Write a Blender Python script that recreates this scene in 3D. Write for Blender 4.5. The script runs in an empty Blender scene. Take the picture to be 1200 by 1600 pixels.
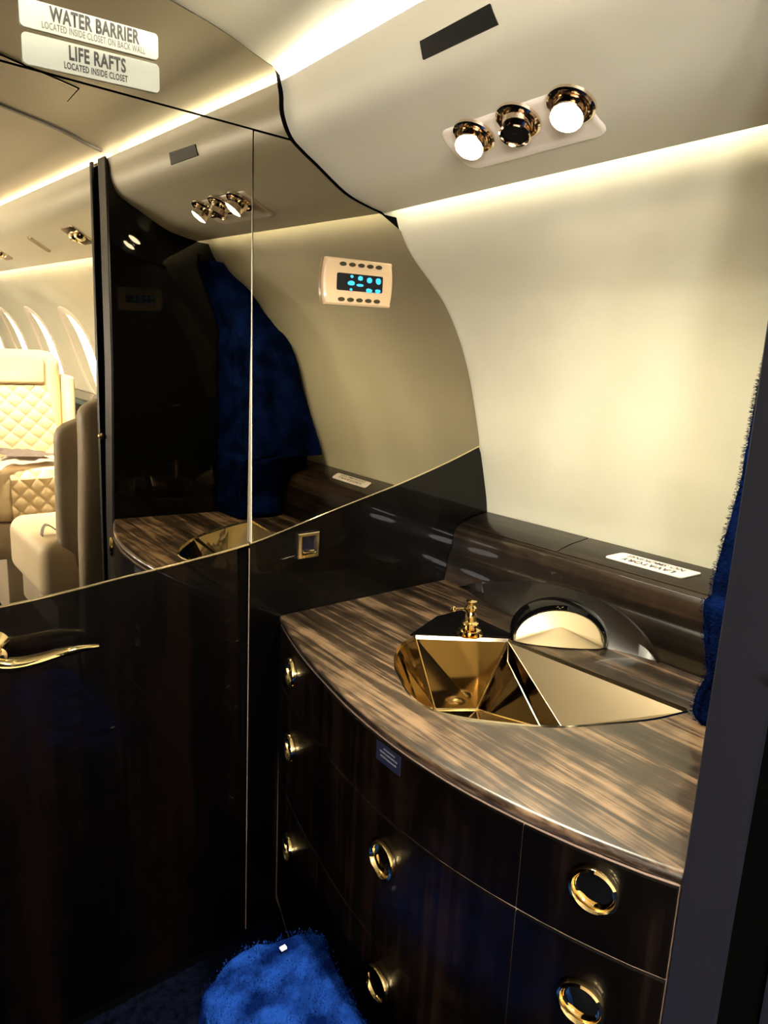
import bpy, bmesh, math, random
import numpy as np
from mathutils import Vector, Matrix

random.seed(4)
SC = bpy.context.scene
COL = SC.collection
S = 1.3            # metres per plan unit (plan unit = distance from the viewer to the mirrored bulkhead)
ZF = 1.053         # eye height above the floor in plan units

def W(x, y, z):
    return Vector((x * S, y * S, (z + ZF) * S))

# ------------------------------------------------------------------ camera
cam_d = bpy.data.cameras.new('camera')
cam = bpy.data.objects.new('camera', cam_d); COL.objects.link(cam)
cam_d.sensor_fit = 'VERTICAL'; cam_d.sensor_height = 36.0
cam_d.lens = 1090.0 / 1600.0 * 36.0
cam_d.clip_start = 0.01
RW = Matrix(((0.78736353, 0.09512355, -0.60910605),
             (-0.6151616, 0.18602914, -0.76613926),
             (0.04043359, 0.97792877, 0.20498891)))
cam.matrix_world = Matrix.Translation(W(0, 0, 0)) @ RW.to_4x4()
SC.camera = cam

# ------------------------------------------------------------------ world + exposure
wd = bpy.data.worlds.new('world'); SC.world = wd; wd.use_nodes = True
wd.node_tree.nodes['Background'].inputs[0].default_value = (0.9, 0.95, 1.0, 1)
wd.node_tree.nodes['Background'].inputs[1].default_value = 0.02
SC.view_settings.view_transform = 'Standard'
SC.view_settings.look = 'None'
SC.view_settings.exposure = 0.48
SC.view_settings.gamma = 1.0
SC.view_settings.use_curve_mapping = False
SC.cycles.use_denoising = True
SC.cycles.max_bounces = 12
SC.cycles.glossy_bounces = 8
SC.cycles.caustics_reflective = True
SC.cycles.blur_glossy = 0.3
SC.cycles.sample_clamp_indirect = 6.0

# light levels, tuned here
L_SPOT = 26.0          # reading spot beams, watts
L_SPILL = 43.0         # wide spill of the same lamps
L_LENS = 120.0         # visible face of the spots
L_COVE = 360.0         # cove strip above the valance (lavatory)
L_WASH = 17.0         # strip under the valance (lavatory)
L_CCOVE = 420.0        # the same strips in the cabin
L_CWASH = 130.0
L_CFILL = 170.0         # added fill beams that brighten the cabin seats, watts
L_WINDOW = 90.0        # daylight behind the cabin windows
WARM = (1.0, 0.92, 0.69)

# ------------------------------------------------------------------ materials
MATS = {}
def mat(name, col, rough=0.5, metal=0.0, coat=0.0, emis=None, estr=0.0, spec=0.5, sheen=0.0):
    m = bpy.data.materials.new(name); m.use_nodes = True
    b = m.node_tree.nodes['Principled BSDF']
    b.inputs['Base Color'].default_value = (*col, 1)
    b.inputs['Roughness'].default_value = rough
    b.inputs['Metallic'].default_value = metal
    b.inputs['Coat Weight'].default_value = coat
    b.inputs['Coat Roughness'].default_value = 0.02
    b.inputs['Specular IOR Level'].default_value = spec
    b.inputs['Sheen Weight'].default_value = sheen
    if emis:
        b.inputs['Emission Color'].default_value = (*emis, 1)
        b.inputs['Emission Strength'].default_value = estr
    MATS[name] = m
    return m

def nodes(m):
    t = m.node_tree
    return t, t.nodes, t.links, t.nodes['Principled BSDF']

def noise_color(m, scale, c1, c2, detail=4, p1=0.3, p2=0.7, stretch=(1, 1, 1), bump=0.0, bscale=None, bdist=0.001):
    t, n, l, b = nodes(m)
    tc = n.new('ShaderNodeTexCoord'); mp = n.new('ShaderNodeMapping')
    mp.inputs['Scale'].default_value = stretch
    l.new(tc.outputs['Object'], mp.inputs['Vector'])
    no = n.new('ShaderNodeTexNoise'); no.inputs['Scale'].default_value = scale; no.inputs['Detail'].default_value = detail
    l.new(mp.outputs[0], no.inputs['Vector'])
    r = n.new('ShaderNodeValToRGB'); l.new(no.outputs['Fac'], r.inputs[0])
    r.color_ramp.elements[0].position = p1; r.color_ramp.elements[0].color = (*c1, 1)
    r.color_ramp.elements[1].position = p2; r.color_ramp.elements[1].color = (*c2, 1)
    l.new(r.outputs[0], b.inputs['Base Color'])
    if bump:
        n2 = n.new('ShaderNodeTexNoise'); n2.inputs['Scale'].default_value = bscale or scale; n2.inputs['Detail'].default_value = 3
        l.new(tc.outputs['Object'], n2.inputs['Vector'])
        bp = n.new('ShaderNodeBump'); bp.inputs['Strength'].default_value = bump; bp.inputs['Distance'].default_value = bdist
        l.new(n2.outputs['Fac'], bp.inputs['Height']); l.new(bp.outputs[0], b.inputs['Normal'])
    return m

def wood(name, axis, dark, mid, light, gain=1.0, coat=1.0, f=1.0):
    """dark streaky veneer under lacquer; grain runs along axis"""
    m = mat(name, mid, rough=0.35, coat=coat, spec=0.5 if coat > 0.7 else 0.12)
    t, n, l, b = nodes(m)
    tc = n.new('ShaderNodeTexCoord')
    def st(a, c):
        mp = n.new('ShaderNodeMapping'); sc = [a, a, a]; sc[axis] = c
        mp.inputs['Scale'].default_value = sc; l.new(tc.outputs['Object'], mp.inputs['Vector'])
        return mp
    m1 = st(11 * f, 0.55 * f); n1 = n.new('ShaderNodeTexNoise'); n1.inputs['Scale'].default_value = 1.0
    n1.inputs['Detail'].default_value = 6; n1.inputs['Roughness'].default_value = 0.62; n1.inputs['Distortion'].default_value = 0.4
    l.new(m1.outputs[0], n1.inputs['Vector'])
    m2 = st(75 * f, 3.0 * f); n2 = n.new('ShaderNodeTexNoise'); n2.inputs['Scale'].default_value = 1.0
    n2.inputs['Detail'].default_value = 4; l.new(m2.outputs[0], n2.inputs['Vector'])
    m3 = st(16, 22); n3 = n.new('ShaderNodeTexNoise'); n3.inputs['Scale'].default_value = 1.0
    n3.inputs['Detail'].default_value = 2; l.new(m3.outputs[0], n3.inputs['Vector'])
    a = n.new('ShaderNodeMath'); a.operation = 'MULTIPLY_ADD'; a.inputs[1].default_value = 0.28
    l.new(n2.outputs['Fac'], a.inputs[0]); l.new(n1.outputs['Fac'], a.inputs[2])
    c = n.new('ShaderNodeMath'); c.operation = 'MULTIPLY_ADD'; c.inputs[1].default_value = 0.22
    l.new(n3.outputs['Fac'], c.inputs[0]); l.new(a.outputs[0], c.inputs[2])
    r = n.new('ShaderNodeValToRGB'); l.new(c.outputs[0], r.inputs[0])
    e = r.color_ramp.elements
    e[0].position = 0.62; e[0].color = (*[v * gain for v in dark], 1)
    e[1].position = 0.90; e[1].color = (*[v * gain for v in light], 1)
    k = e.new(0.76); k.color = (*[v * gain for v in mid], 1)
    l.new(r.outputs[0], b.inputs['Base Color'])
    return m

wood('wood_counter', 1, (0.006, 0.0035, 0.002), (0.028, 0.0165, 0.0095), (0.15, 0.093, 0.053), f=3.0, coat=0.75)
wood('wood_vertical', 2, (0.0008, 0.0005, 0.0004), (0.0022, 0.0012, 0.0008), (0.010, 0.005, 0.003), coat=0.16)
wood('wood_door', 2, (0.0003, 0.0002, 0.0002), (0.0006, 0.0003, 0.00025), (0.0026, 0.0010, 0.0006), coat=0.3)
wood('wood_ledge', 1, (0.003, 0.002, 0.0015), (0.009, 0.0055, 0.004), (0.026, 0.016, 0.010), coat=0.6)
wood('wood_arch', 1, (0.0015, 0.001, 0.0008), (0.004, 0.0025, 0.002), (0.010, 0.006, 0.004), coat=0.8)
mat('lacquer_black', (0.0015, 0.0015, 0.0017), rough=0.025, spec=0.22)
mat('jamb_slate', (0.010, 0.010, 0.015), rough=0.42, spec=0.35)
mat('mirror_glass', (0.37, 0.325, 0.245), rough=0.0, metal=1.0)
mat('gap_black', (0.0015, 0.0015, 0.0015), rough=1.0, spec=0.0)
mat('gold', (0.96, 0.75, 0.38), rough=0.05, metal=1.0)
mat('gold_satin', (0.46, 0.365, 0.23), rough=0.34, metal=0.9)
mat('gold_reflected_dark', (0.085, 0.065, 0.038), rough=0.06, metal=1.0)  # sink gold darkened, the side facets' dark reflections put into its colour
mat('gold_reflected_dim', (0.34, 0.25, 0.14), rough=0.08, metal=1.0)  # sink gold toned down, the back facet's dim reflection painted in
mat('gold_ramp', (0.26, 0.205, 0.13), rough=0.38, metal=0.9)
mat('gold_basin', (0.80, 0.62, 0.33), rough=0.07, metal=1.0)
mat('seam_line', (0.62, 0.44, 0.32), rough=0.35, metal=0.5)
mat('edge_bright', (0.75, 0.69, 0.55), rough=0.4, metal=0.3)
mat('gold_pale', (1.0, 0.86, 0.58), rough=0.14, metal=1.0)
mat('chrome_warm', (0.86, 0.72, 0.56), rough=0.07, metal=1.0)
m = mat('wall_cream', (0.62, 0.57, 0.44), rough=0.55, spec=0.3)
noise_color(m, 5, (0.60, 0.575, 0.45), (0.66, 0.63, 0.495), bump=0.25, bscale=260, bdist=0.0012)
m = mat('valance_cream', (0.60, 0.56, 0.44), rough=0.38)
noise_color(m, 3, (0.56, 0.54, 0.435), (0.60, 0.575, 0.465), bump=0.04, bscale=500, bdist=0.0003)
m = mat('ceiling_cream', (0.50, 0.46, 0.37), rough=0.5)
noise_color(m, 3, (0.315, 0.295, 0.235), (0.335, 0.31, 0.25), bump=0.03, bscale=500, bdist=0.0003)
mat('plate_pearl', (0.86, 0.79, 0.69), rough=0.28, coat=0.4)
mat('label_black', (0.004, 0.004, 0.004), rough=0.5, spec=0.15)
mat('sign_white', (0.56, 0.60, 0.53), rough=0.45, emis=(0.9, 1.0, 0.86), estr=0.0)
mat('sign_ink', (0.045, 0.045, 0.045), rough=0.5)
mat('sign_pale_ink', (0.16, 0.16, 0.15), rough=0.5)
mat('placard_white', (0.62, 0.58, 0.55), rough=0.4)
mat('placard_ink', (0.05, 0.03, 0.03), rough=0.5)
mat('blue_label', (0.012, 0.014, 0.035), rough=0.4)
mat('blue_label_ink', (0.16, 0.15, 0.18), rough=0.5)
mat('panel_peach', (0.60, 0.43, 0.26), rough=0.4, coat=0.2)
mat('button_dark', (0.03, 0.024, 0.008), rough=0.4)
mat('screen_dark', (0.003, 0.003, 0.008), rough=0.1)
mat('screen_cyan', (0.02, 0.2, 0.3), rough=0.4, emis=(0.03, 0.42, 0.90), estr=1.0)
mat('lens_glow', (1, 1, 1), rough=0.4, emis=WARM, estr=L_LENS)
mat('cove_glow', (1, 1, 1), emis=WARM, estr=L_COVE)
mat('wash_glow', (1, 1, 1), emis=WARM, estr=L_WASH)
mat('cabin_cove_glow', (1, 1, 1), emis=(1.0, 0.86, 0.66), estr=L_CCOVE)
mat('cabin_wash_glow', (1, 1, 1), emis=(1.0, 0.88, 0.70), estr=L_CWASH)
mat('daylight', (1, 1, 1), emis=(1.0, 0.97, 0.92), estr=L_WINDOW)
m = mat('carpet_navy', (0.012, 0.016, 0.035), rough=1.0, spec=0.0)
noise_color(m, 60, (0.001, 0.0014, 0.004), (0.004, 0.0055, 0.014), bump=0.5, bscale=300, bdist=0.003)
m = mat('towel_blue', (0.012, 0.035, 0.30), rough=1.0, spec=0.0)
noise_color(m, 16, (0.0008, 0.0022, 0.011), (0.0018, 0.0065, 0.042), p1=0.35, p2=0.62, bump=0.8, bscale=170, bdist=0.004)
m = mat('mat_blue', (0.012, 0.05, 0.34), rough=1.0, spec=0.0)
noise_color(m, 15, (0.0012, 0.006, 0.05), (0.007, 0.036, 0.215), p1=0.40, p2=0.60, detail=6, bump=0.8, bscale=150, bdist=0.004)
m = mat('leather_cream', (0.80, 0.66, 0.45), rough=0.5)
noise_color(m, 8, (0.78, 0.64, 0.43), (0.82, 0.69, 0.48), bump=0.08, bscale=300, bdist=0.0006)
m = mat('leather_taupe', (0.42, 0.35, 0.25), rough=0.5)
noise_color(m, 8, (0.38, 0.31, 0.22), (0.44, 0.37, 0.27), bump=0.08, bscale=300, bdist=0.0006)
mat('leather_taupe_dark', (0.16, 0.115, 0.07), rough=0.5)
m = mat('cabin_wall', (0.80, 0.70, 0.58), rough=0.6)
mat('cloth_grey', (0.22, 0.19, 0.19), rough=0.9)
mat('cloth_white', (0.78, 0.72, 0.66), rough=0.9)
mat('edge_cyan', (0.3, 0.6, 0.65), rough=0.15, metal=1.0)
mat('belt_grey', (0.30, 0.27, 0.22), rough=0.7)
mat('white_tag', (0.85, 0.87, 0.95), rough=0.6)

# ------------------------------------------------------------------ bulkhead plane (very slightly off square)
NX, NY, NZ, ND = -0.018, 1.0, 0.018, 0.98151
def yp(x, z):
    return (ND - NX * x - NZ * z) / NY

# ------------------------------------------------------------------ mesh helper
class B:
    def __init__(s): s.bm = bmesh.new()
    def face(s, pts):
        vs = [s.bm.verts.new(p) for p in pts]
        try: return s.bm.faces.new(vs)
        except ValueError: return None
    def box(s, a, b, bev=0, seg=2, rot=None):
        r = bmesh.ops.create_cube(s.bm, size=1)
        c = [(a[i] + b[i]) / 2 for i in range(3)]; d = [abs(b[i] - a[i]) for i in range(3)]
        for v in r['verts']:
            v.co = Vector([v.co[i] * d[i] for i in range(3)])
        if bev:
            es = list({e for v in r['verts'] for e in v.link_edges})
            g = bmesh.ops.bevel(s.bm, geom=es, offset=bev, segments=seg, profile=0.5, affect='EDGES')
            vs = set(v for f in g['faces'] for v in f.verts) | {v for v in r['verts'] if v.is_valid}
        else: vs = set(r['verts'])
        # whole island
        todo = list(vs); seen = set(vs)
        while todo:
            v = todo.pop()
            for e in v.link_edges:
                o = e.other_vert(v)
                if o not in seen: seen.add(o); todo.append(o)
        for v in seen:
            p = v.co
            if rot is not None: p = rot @ p
            v.co = p + Vector(c)
        return s
    def loft(s, rings, closed=True, caps=True):
        R = [[s.bm.verts.new(p) for p in r] for r in rings]
        n = len(R[0])
        for i in range(len(R) - 1):
            for j in range(n if closed else n - 1):
                k = (j + 1) % n
                s.bm.faces.new((R[i][j], R[i][k], R[i + 1][k], R[i + 1][j]))
        if caps and closed:
            s.bm.faces.new(list(reversed(R[0]))); s.bm.faces.new(R[-1])
        return s
    def tube(s, path, r, n=10, caps=True):
        path = [Vector(p) for p in path]
        rr = r if isinstance(r, (list, tuple)) else [r] * len(path)
        rings = []
        for i, p in enumerate(path):
            d = (path[min(i + 1, len(path) - 1)] - path[max(i - 1, 0)]).normalized()
            up = Vector((0, 0, 1)) if abs(d.z) < 0.9 else Vector((1, 0, 0))
            u = d.cross(up).normalized(); v = d.cross(u).normalized()
            q = rr[i]; qa, qb = q if isinstance(q, tuple) else (q, q)
            rings.append([p + u * math.cos(2 * math.pi * k / n) * qa + v * math.sin(2 * math.pi * k / n) * qb for k in range(n)])
        return s.loft(rings, caps=caps)
    def lathe(s, prof, c, ax=(0, 0, 1), n=32, sx=1.0):
        """prof: (r, h) pairs about axis ax from point c"""
        ax = Vector(ax).normalized(); c = Vector(c)
        up = Vector((0, 0, 1)) if abs(ax.z) < 0.9 else Vector((0, 1, 0))
        u = ax.cross(up).normalized(); v = ax.cross(u).normalized()
        rings = [[c + ax * h + (u * math.cos(2 * math.pi * k / n) * sx + v * math.sin(2 * math.pi * k / n)) * max(r, 1e-5) for k in range(n)] for r, h in prof]
        return s.loft(rings, caps=True)
    def grid(s, f, nu, nv):
        V = [[s.bm.verts.new(f(i / nu, j / nv)) for j in range(nv + 1)] for i in range(nu + 1)]
        for i in range(nu):
            for j in range(nv):
                s.bm.faces.new((V[i][j], V[i + 1][j], V[i + 1][j + 1], V[i][j + 1]))
        return s
    def slab(s, outer, holes, f0, f1):
        """flat region with holes; f0(p2), f1(p2) give the 3-D point of its two faces"""
        loops = [outer] + holes
        layers = []
        for f in (f0, f1):
            edges = []; vloops = []
            for lp in loops:
                vs = [s.bm.verts.new(f(p)) for p in lp]; vloops.append(vs)
                edges += [s.bm.edges.new((vs[i], vs[(i + 1) % len(vs)])) for i in range(len(vs))]
            bmesh.ops.triangle_fill(s.bm, use_beauty=True, edges=edges)
            layers.append(vloops)
        for a, b in zip(layers[0], layers[1]):
            for i in range(len(a)):
                k = (i + 1) % len(a)
                s.bm.faces.new((a[i], a[k], b[k], b[i]))
        return s

def _mesh(b, name, m, base, smooth, recalc=True, ang=35):
    bm = b.bm
    if recalc: bmesh.ops.recalc_face_normals(bm, faces=bm.faces)
    for v in bm.verts:
        v.co = W(*v.co) - base
    me = bpy.data.meshes.new(name); bm.to_mesh(me); bm.free()
    me.materials.append(MATS[m])
    if smooth:
        me.shade_smooth(); me.set_sharp_from_angle(angle=math.radians(ang))
    return me

BASE = {}
def tagit(o, label, cat, group=None):
    o['label'] = label; o['category'] = cat
    if group: o['group'] = group
def thing(name, at, label, cat, group=None):
    o = bpy.data.objects.new(name, None); COL.objects.link(o)
    o.empty_display_size = 0.02
    o.location = W(*at); BASE[o.name] = W(*at); tagit(o, label, cat, group)
    return o
def part(name, b, m, parent, label=None, smooth=True, ang=35):
    base = BASE[parent.name]
    o = bpy.data.objects.new(name, _mesh(b, name, m, base, smooth, ang=ang)); COL.objects.link(o)
    o.parent = parent; BASE[o.name] = base
    if label: o['label'] = label
    return o
def solo(name, b, m, label, cat, group=None, smooth=True, ang=35):
    co = [v.co.copy() for v in b.bm.verts]
    at = (sum(c.x for c in co) / len(co), sum(c.y for c in co) / len(co), min(c.z for c in co))
    base = W(*at)
    o = bpy.data.objects.new(name, _mesh(b, name, m, base, smooth, ang=ang)); COL.objects.link(o)
    o.location = base; BASE[o.name] = base; tagit(o, label, cat, group)
    return o
def struct(name, b, m, parent=None, smooth=True, ang=35, label=None):
    base = BASE[parent.name] if parent else Vector((0, 0, 0))
    o = bpy.data.objects.new(name, _mesh(b, name, m, base, smooth, ang=ang)); COL.objects.link(o)
    BASE[o.name] = base
    if parent: o.parent = parent
    else: o['kind'] = 'structure'
    if label: o['label'] = label
    return o

def text_bm(txt, size_w, cap_h, weight=0.0, cx=0.0):
    """letters as a mesh in the x/y plane, centred, scaled to a width and a cap height"""
    cu = bpy.data.curves.new('lettering', 'FONT'); cu.body = txt; cu.size = 1.0; cu.offset = weight
    cu.extrude = 0.0; cu.resolution_u = 3; cu.space_character = 1.08
    o = bpy.data.objects.new('lettering_tmp', cu); COL.objects.link(o)
    bpy.context.view_layer.update()
    dg = bpy.context.evaluated_depsgraph_get()
    me = bpy.data.meshes.new_from_object(o.evaluated_get(dg))
    bm = bmesh.new(); bm.from_mesh(me)
    bpy.data.objects.remove(o); bpy.data.curves.remove(cu); bpy.data.meshes.remove(me)
    xs = [v.co.x for v in bm.verts]; ys = [v.co.y for v in bm.verts]
    x0, x1, y0, y1 = min(xs), max(xs), min(ys), max(ys)
    for v in bm.verts:
        v.co.x = ((v.co.x - x0) / (x1 - x0) - 0.5) * size_w
        v.co.y = ((v.co.y - y0) / (y1 - y0) - 0.5) * cap_h
    b = B(); b.bm.free(); b.bm = bm
    return b

def interp(pts, t):
    xs = [p[0] for p in pts]; ys = [p[1] for p in pts]
    return float(np.interp(t, xs, ys))
def smooth_pts(pts, n):
    """Catmull-Rom through 2-D / 3-D points"""
    P = [np.array(p, float) for p in pts]
    P = [2 * P[0] - P[1]] + P + [2 * P[-1] - P[-2]]
    out = []
    for i in range(1, len(P) - 2):
        for k in range(n):
            t = k / n
            out.append(tuple(0.5 * ((2 * P[i]) + (P[i + 1] - P[i - 1]) * t + (2 * P[i - 1] - 5 * P[i] + 4 * P[i + 1] - P[i + 2]) * t * t
                                    + (3 * P[i] - P[i - 1] - 3 * P[i + 1] + P[i + 2]) * t ** 3)))
    out.append(tuple(P[-2]))
    return out
def rrect(x0, x1, z0, z1, r, n=5):
    out = []
    for cx, cz, a in ((x1 - r, z1 - r, 0), (x0 + r, z1 - r, 90), (x0 + r, z0 + r, 180), (x1 - r, z0 + r, 270)):
        for k in range(n + 1):
            q = math.radians(a + 90 * k / n); out.append((cx + r * math.cos(q), cz + r * math.sin(q)))
    return out
def on_bulk(off):     # a point on the bulkhead plane, off = distance in front of it
    return lambda p: (p[0], yp(p[0], p[1]) - off, p[1])

# ------------------------------------------------------------------ section profiles
SIDE = smooth_pts([(0.755, 0.315), (0.783, 0.284), (0.789, 0.262), (0.803, 0.228), (0.831, 0.191), (0.889, 0.143), (0.925, 0.108), (0.965, 0.052), (0.999, -0.016),
                   (1.026, -0.092), (1.045, -0.154), (1.068, -0.23), (1.084, -0.297), (1.10, -0.45), (1.095, -0.7), (1.03, -1.053)], 5)
def side_x(z):
    pts = sorted([(p[1], p[0]) for p in SIDE]); return interp(pts, z)
VAL = smooth_pts([(0.562, 0.400), (0.5665, 0.384), (0.569, 0.358), (0.583, 0.331), (0.606, 0.315), (0.631, 0.3015), (0.687, 0.271), (0.735, 0.258), (0.768, 0.253)], 4)
VAL_OUT = VAL + [(0.770, 0.258), (0.737, 0.264), (0.690, 0.278), (0.634, 0.310), (0.600, 0.330), (0.580, 0.352), (0.573, 0.400), (0.567, 0.404)]
CEIL_HALF = smooth_pts([(0.0, 0.497), (0.2, 0.484), (0.401, 0.452), (0.469, 0.439), (0.52, 0.424), (0.557, 0.4155), (0.60, 0.418), (0.65, 0.408), (0.70, 0.370)], 4)
def ceil_z(x): return interp(CEIL_HALF, abs(x))
Y0, Y1 = -4.6, 1.03

# ------------------------------------------------------------------ large structure
b = B(); b.box((-1.1, Y0, -1.093), (1.15, 1.06, -1.053)); struct('floor', b, 'carpet_navy', smooth=False)

cp = [(-x, z) for x, z in reversed(CEIL_HALF)] + CEIL_HALF[1:]
b = B()
b.loft([[(x, y, z) for x, z in cp] + [(x, y, z + 0.03) for x, z in reversed(cp)] for y in (Y0, Y1)])
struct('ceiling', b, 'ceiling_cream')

# side wall with the cabin's window openings
WIN_Y = [-1.42, -2.0, -2.58, -3.16]
WZ, WH, WWID = -0.10, 0.185, 0.125
def in_win(y, z):
    for w in WIN_Y:
        if ((y - w) / WWID) ** 2.6 * 0 + (abs(y - w) / WWID) ** 2.4 + (abs(z - WZ) / WH) ** 2.4 < 1.0: return True
    return False
b = B()
ys = list(np.arange(Y0, -1.05, 0.025)) + list(np.arange(-1.05, Y1 + 0.03, 0.06))
V = {}
for i, y in enumerate(ys):
    for j, (x, z) in enumerate(SIDE):
        V[i, j] = b.bm.verts.new((x, y, z))
for i in range(len(ys) - 1):
    for j in range(len(SIDE) - 1):
        yc = (ys[i] + ys[i + 1]) / 2; zc = (SIDE[j][1] + SIDE[j + 1][1]) / 2
        if in_win(yc, zc): continue
        b.bm.faces.new((V[i, j], V[i + 1, j], V[i + 1, j + 1], V[i, j + 1]))
struct('wall_right', b, 'wall_cream')

b = B(); b.loft([[(x, y, z) for x, z in VAL_OUT] for y in (Y0, Y1)]); struct('trim_1', b, 'valance_cream', label='overhead valance along the side wall')

struct('cove_light_block', B().box((0.700, Y0, 0.270), (0.704, Y1, 0.375)), 'valance_cream', smooth=False, label='added unseen divider behind the valance, blocking cove light')  # unseen divider added to keep cove light from leaking behind the valance
# bulkhead: dark substrate following the section, mirror sheets and veneer on it
sec = [(-0.6, -1.053), (1.03, -1.053)] + [p for p in reversed(SIDE) if p[1] < 0.25][1:] + \
      [(0.768, 0.250)] + list(reversed(VAL[:-1])) + [(0.560, 0.408)]
cz = [p for p in CEIL_HALF if p[0] < 0.556]
sec += list(reversed(cz)) + [(-x, z) for x, z in cz if 0 < x < 0.6]
sec.append((-0.6, ceil_z(0.6)))
b = B(); b.slab(sec, [], on_bulk(-0.006), on_bulk(-0.05)); struct('wall_front', b, 'gap_black', smooth=False)

# lower edge of the mirrors, a rising sweep
SWEEP = smooth_pts([(-0.6, -0.345), (-0.3, -0.342), (0.0, -0.336), (0.150, -0.330), (0.229, -0.3245), (0.317, -0.3155), (0.416, -0.306), (0.514, -0.293),
                    (0.575, -0.2795), (0.652, -0.2600), (0.734, -0.240), (0.839, -0.2145), (0.954, -0.182), (1.040, -0.154)], 4)
def sweep_z(x): return interp(SWEEP, x)
SX = 0.5145           # seam between door leaf and fixed panel
DT = 0.3255           # top of the door leaf
edge_r = []           # right-hand outline of the bulkhead, inset for the shadow gap
for (x, z) in [p for p in reversed(SIDE) if -0.45 < p[1] < 0.235]: edge_r.append((x - 0.003, z))
edge_v = [(x - 0.011, z - 0.004) for x, z in reversed(VAL[2:-2])]
def x_edge(z):        # outline x at height z
    pts = sorted([(q[1], q[0]) for q in edge_r] + [(q[1], q[0]) for q in edge_v]); return interp(pts, z)

# fixed mirror panel (right of the door)
lo = [p for p in SWEEP if SX + 0.002 < p[0] < 1.038]
poly = [(SX + 0.0015, sweep_z(SX))] + lo + [(1.040, -0.153)] + [p for p in edge_r if p[1] > -0.150] + [(0.757, 0.2475)] + [p for p in edge_v if p[1] < DT - 0.006] + [(x_edge(DT - 0.003) , DT - 0.003), (SX + 0.0015, DT - 0.003)]
b = B(); b.slab(poly, [], on_bulk(0.0), on_bulk(-0.004))
mr = solo('wall_mirror', b, 'mirror_glass', 'bronze tinted wall mirror carrying the peach control panel, curved against the side wall', 'mirror', smooth=False)
# header mirror above the door seam
poly = [(-0.6, DT), (x_edge(DT), DT)] + [p for p in edge_v if p[1] > DT + 0.004] + [(0.553, 0.392), (0.551, 0.403)] + \
       [(x, z - 0.004) for x, z in reversed(cz)] + [(-x, z - 0.004) for x, z in cz if 0 < x < 0.6]
poly.append((-0.6, ceil_z(0.6) - 0.004))
b = B(); b.slab(poly, [], on_bulk(0.0), on_bulk(-0.004))
solo('header_mirror', b, 'mirror_glass', 'bronze tinted mirror strip above the door, bearing the two white signs', 'mirror', smooth=False)

# door leaf: veneer below, mirror above, bright edge strips, lever handle
door = struct('door_1', B().slab([(-0.45, -1.035), (SX - 0.0015, -1.035)] + [(x, z - 0.002) for x, z in reversed(SWEEP) if -0.45 < x < SX - 0.002] + [(-0.45, -0.346)],
                                 [], on_bulk(0.001), on_bulk(-0.005)), 'wood_door', smooth=False, label='dark glossy wood door leaf')
poly = [(-0.45, -0.342)] + [p for p in SWEEP if -0.45 < p[0] < SX - 0.002] + [(SX - 0.0015, sweep_z(SX)), (SX - 0.0015, DT - 0.003), (-0.45, DT - 0.003)]
struct('door_mirror', B().slab(poly, [], on_bulk(0.0012), on_bulk(-0.004)), 'mirror_glass', door, smooth=False, label='tinted mirror upper half of the door')
def sweep_strip(x0, x1, w, off, thick):
    pts = [(x0, sweep_z(x0))] + [p for p in SWEEP if x0 < p[0] < x1] + [(x1, sweep_z(x1))]
    rings = []
    for x, z in pts:
        y = yp(x, z)
        rings.append([(x, y - off, z + w), (x, y - off - thick, z + w * 0.3), (x, y - off - thick, z - w * 0.3), (x, y - off, z - w)])
    return B().loft(rings)
struct('sweep_strip', sweep_strip(-0.45, SX - 0.0015, 0.0022, 0.001, 0.002), 'gold_pale', door, label='bright metal strip under the mirror')
struct('edge_strip', B().box((SX - 0.0010, yp(SX, 0) - 0.0028, -0.289), (SX + 0.0003, yp(SX, 0) + 0.004, DT - 0.003)), 'edge_bright', door, smooth=False)
struct('edge_strip', B().slab([(SX - 0.0008, -1.035), (SX, -1.035), (SX, -0.30), (SX - 0.0008, -0.30)], [], on_bulk(0.0016), on_bulk(0.0)), 'seam_line', door, smooth=False)
hb = B()
hb.lathe([(0.001, 0), (0.021, 0.0), (0.023, 0.004), (0.018, 0.009), (0.011, 0.014), (0.010, 0.034), (0.0125, 0.04), (0.001, 0.041)], (0.135, yp(0.135, -0.385) - 0.001, -0.383), ax=(0, -1, 0))
yh = yp(0.15, -0.39) - 0.036
hb.tube(smooth_pts([(0.125, yh, -0.389), (0.150, yh - 0.002, -0.398), (0.180, yh - 0.001, -0.3995), (0.215, yh + 0.001, -0.397), (0.242, yh + 0.004, -0.398), (0.262, yh + 0.008, -0.401)], 5),
        [(0.017 - 0.012 * (i / 25) ** 0.8, 0.0105 - 0.0070 * (i / 25)) for i in range(26)], n=14)
struct('door_handle', hb, 'gold', door, label='gold lever handle')

# veneer of the fixed bulkhead below the sweep
CT = -0.429
poly = [(SX + 0.0015, -1.035), (1.03, -1.035)] + [p for p in edge_r if p[1] < -0.16] + [(1.040, -0.157)] + [(x, z - 0.002) for x, z in reversed(SWEEP) if SX + 0.002 < x < 1.038] + [(SX + 0.0015, sweep_z(SX) - 0.002)]
struct('wall_front_veneer', B().slab(poly, [], on_bulk(0.0), on_bulk(-0.005)), 'wood_door', smooth=False)['kind'] = 'structure'
struct('trim_2', sweep_strip(SX + 0.0005, 1.040, 0.0016, 0.0, 0.0015), 'gold_pale', label='bright metal strip along the sweep of the mirror')
struct('baseboard_front', B().slab([(-0.45, -1.052), (SX, -1.052), (SX, -1.038), (-0.45, -1.038)], [], on_bulk(0.002), on_bulk(-0.004)), 'lacquer_black', smooth=False)

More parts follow.
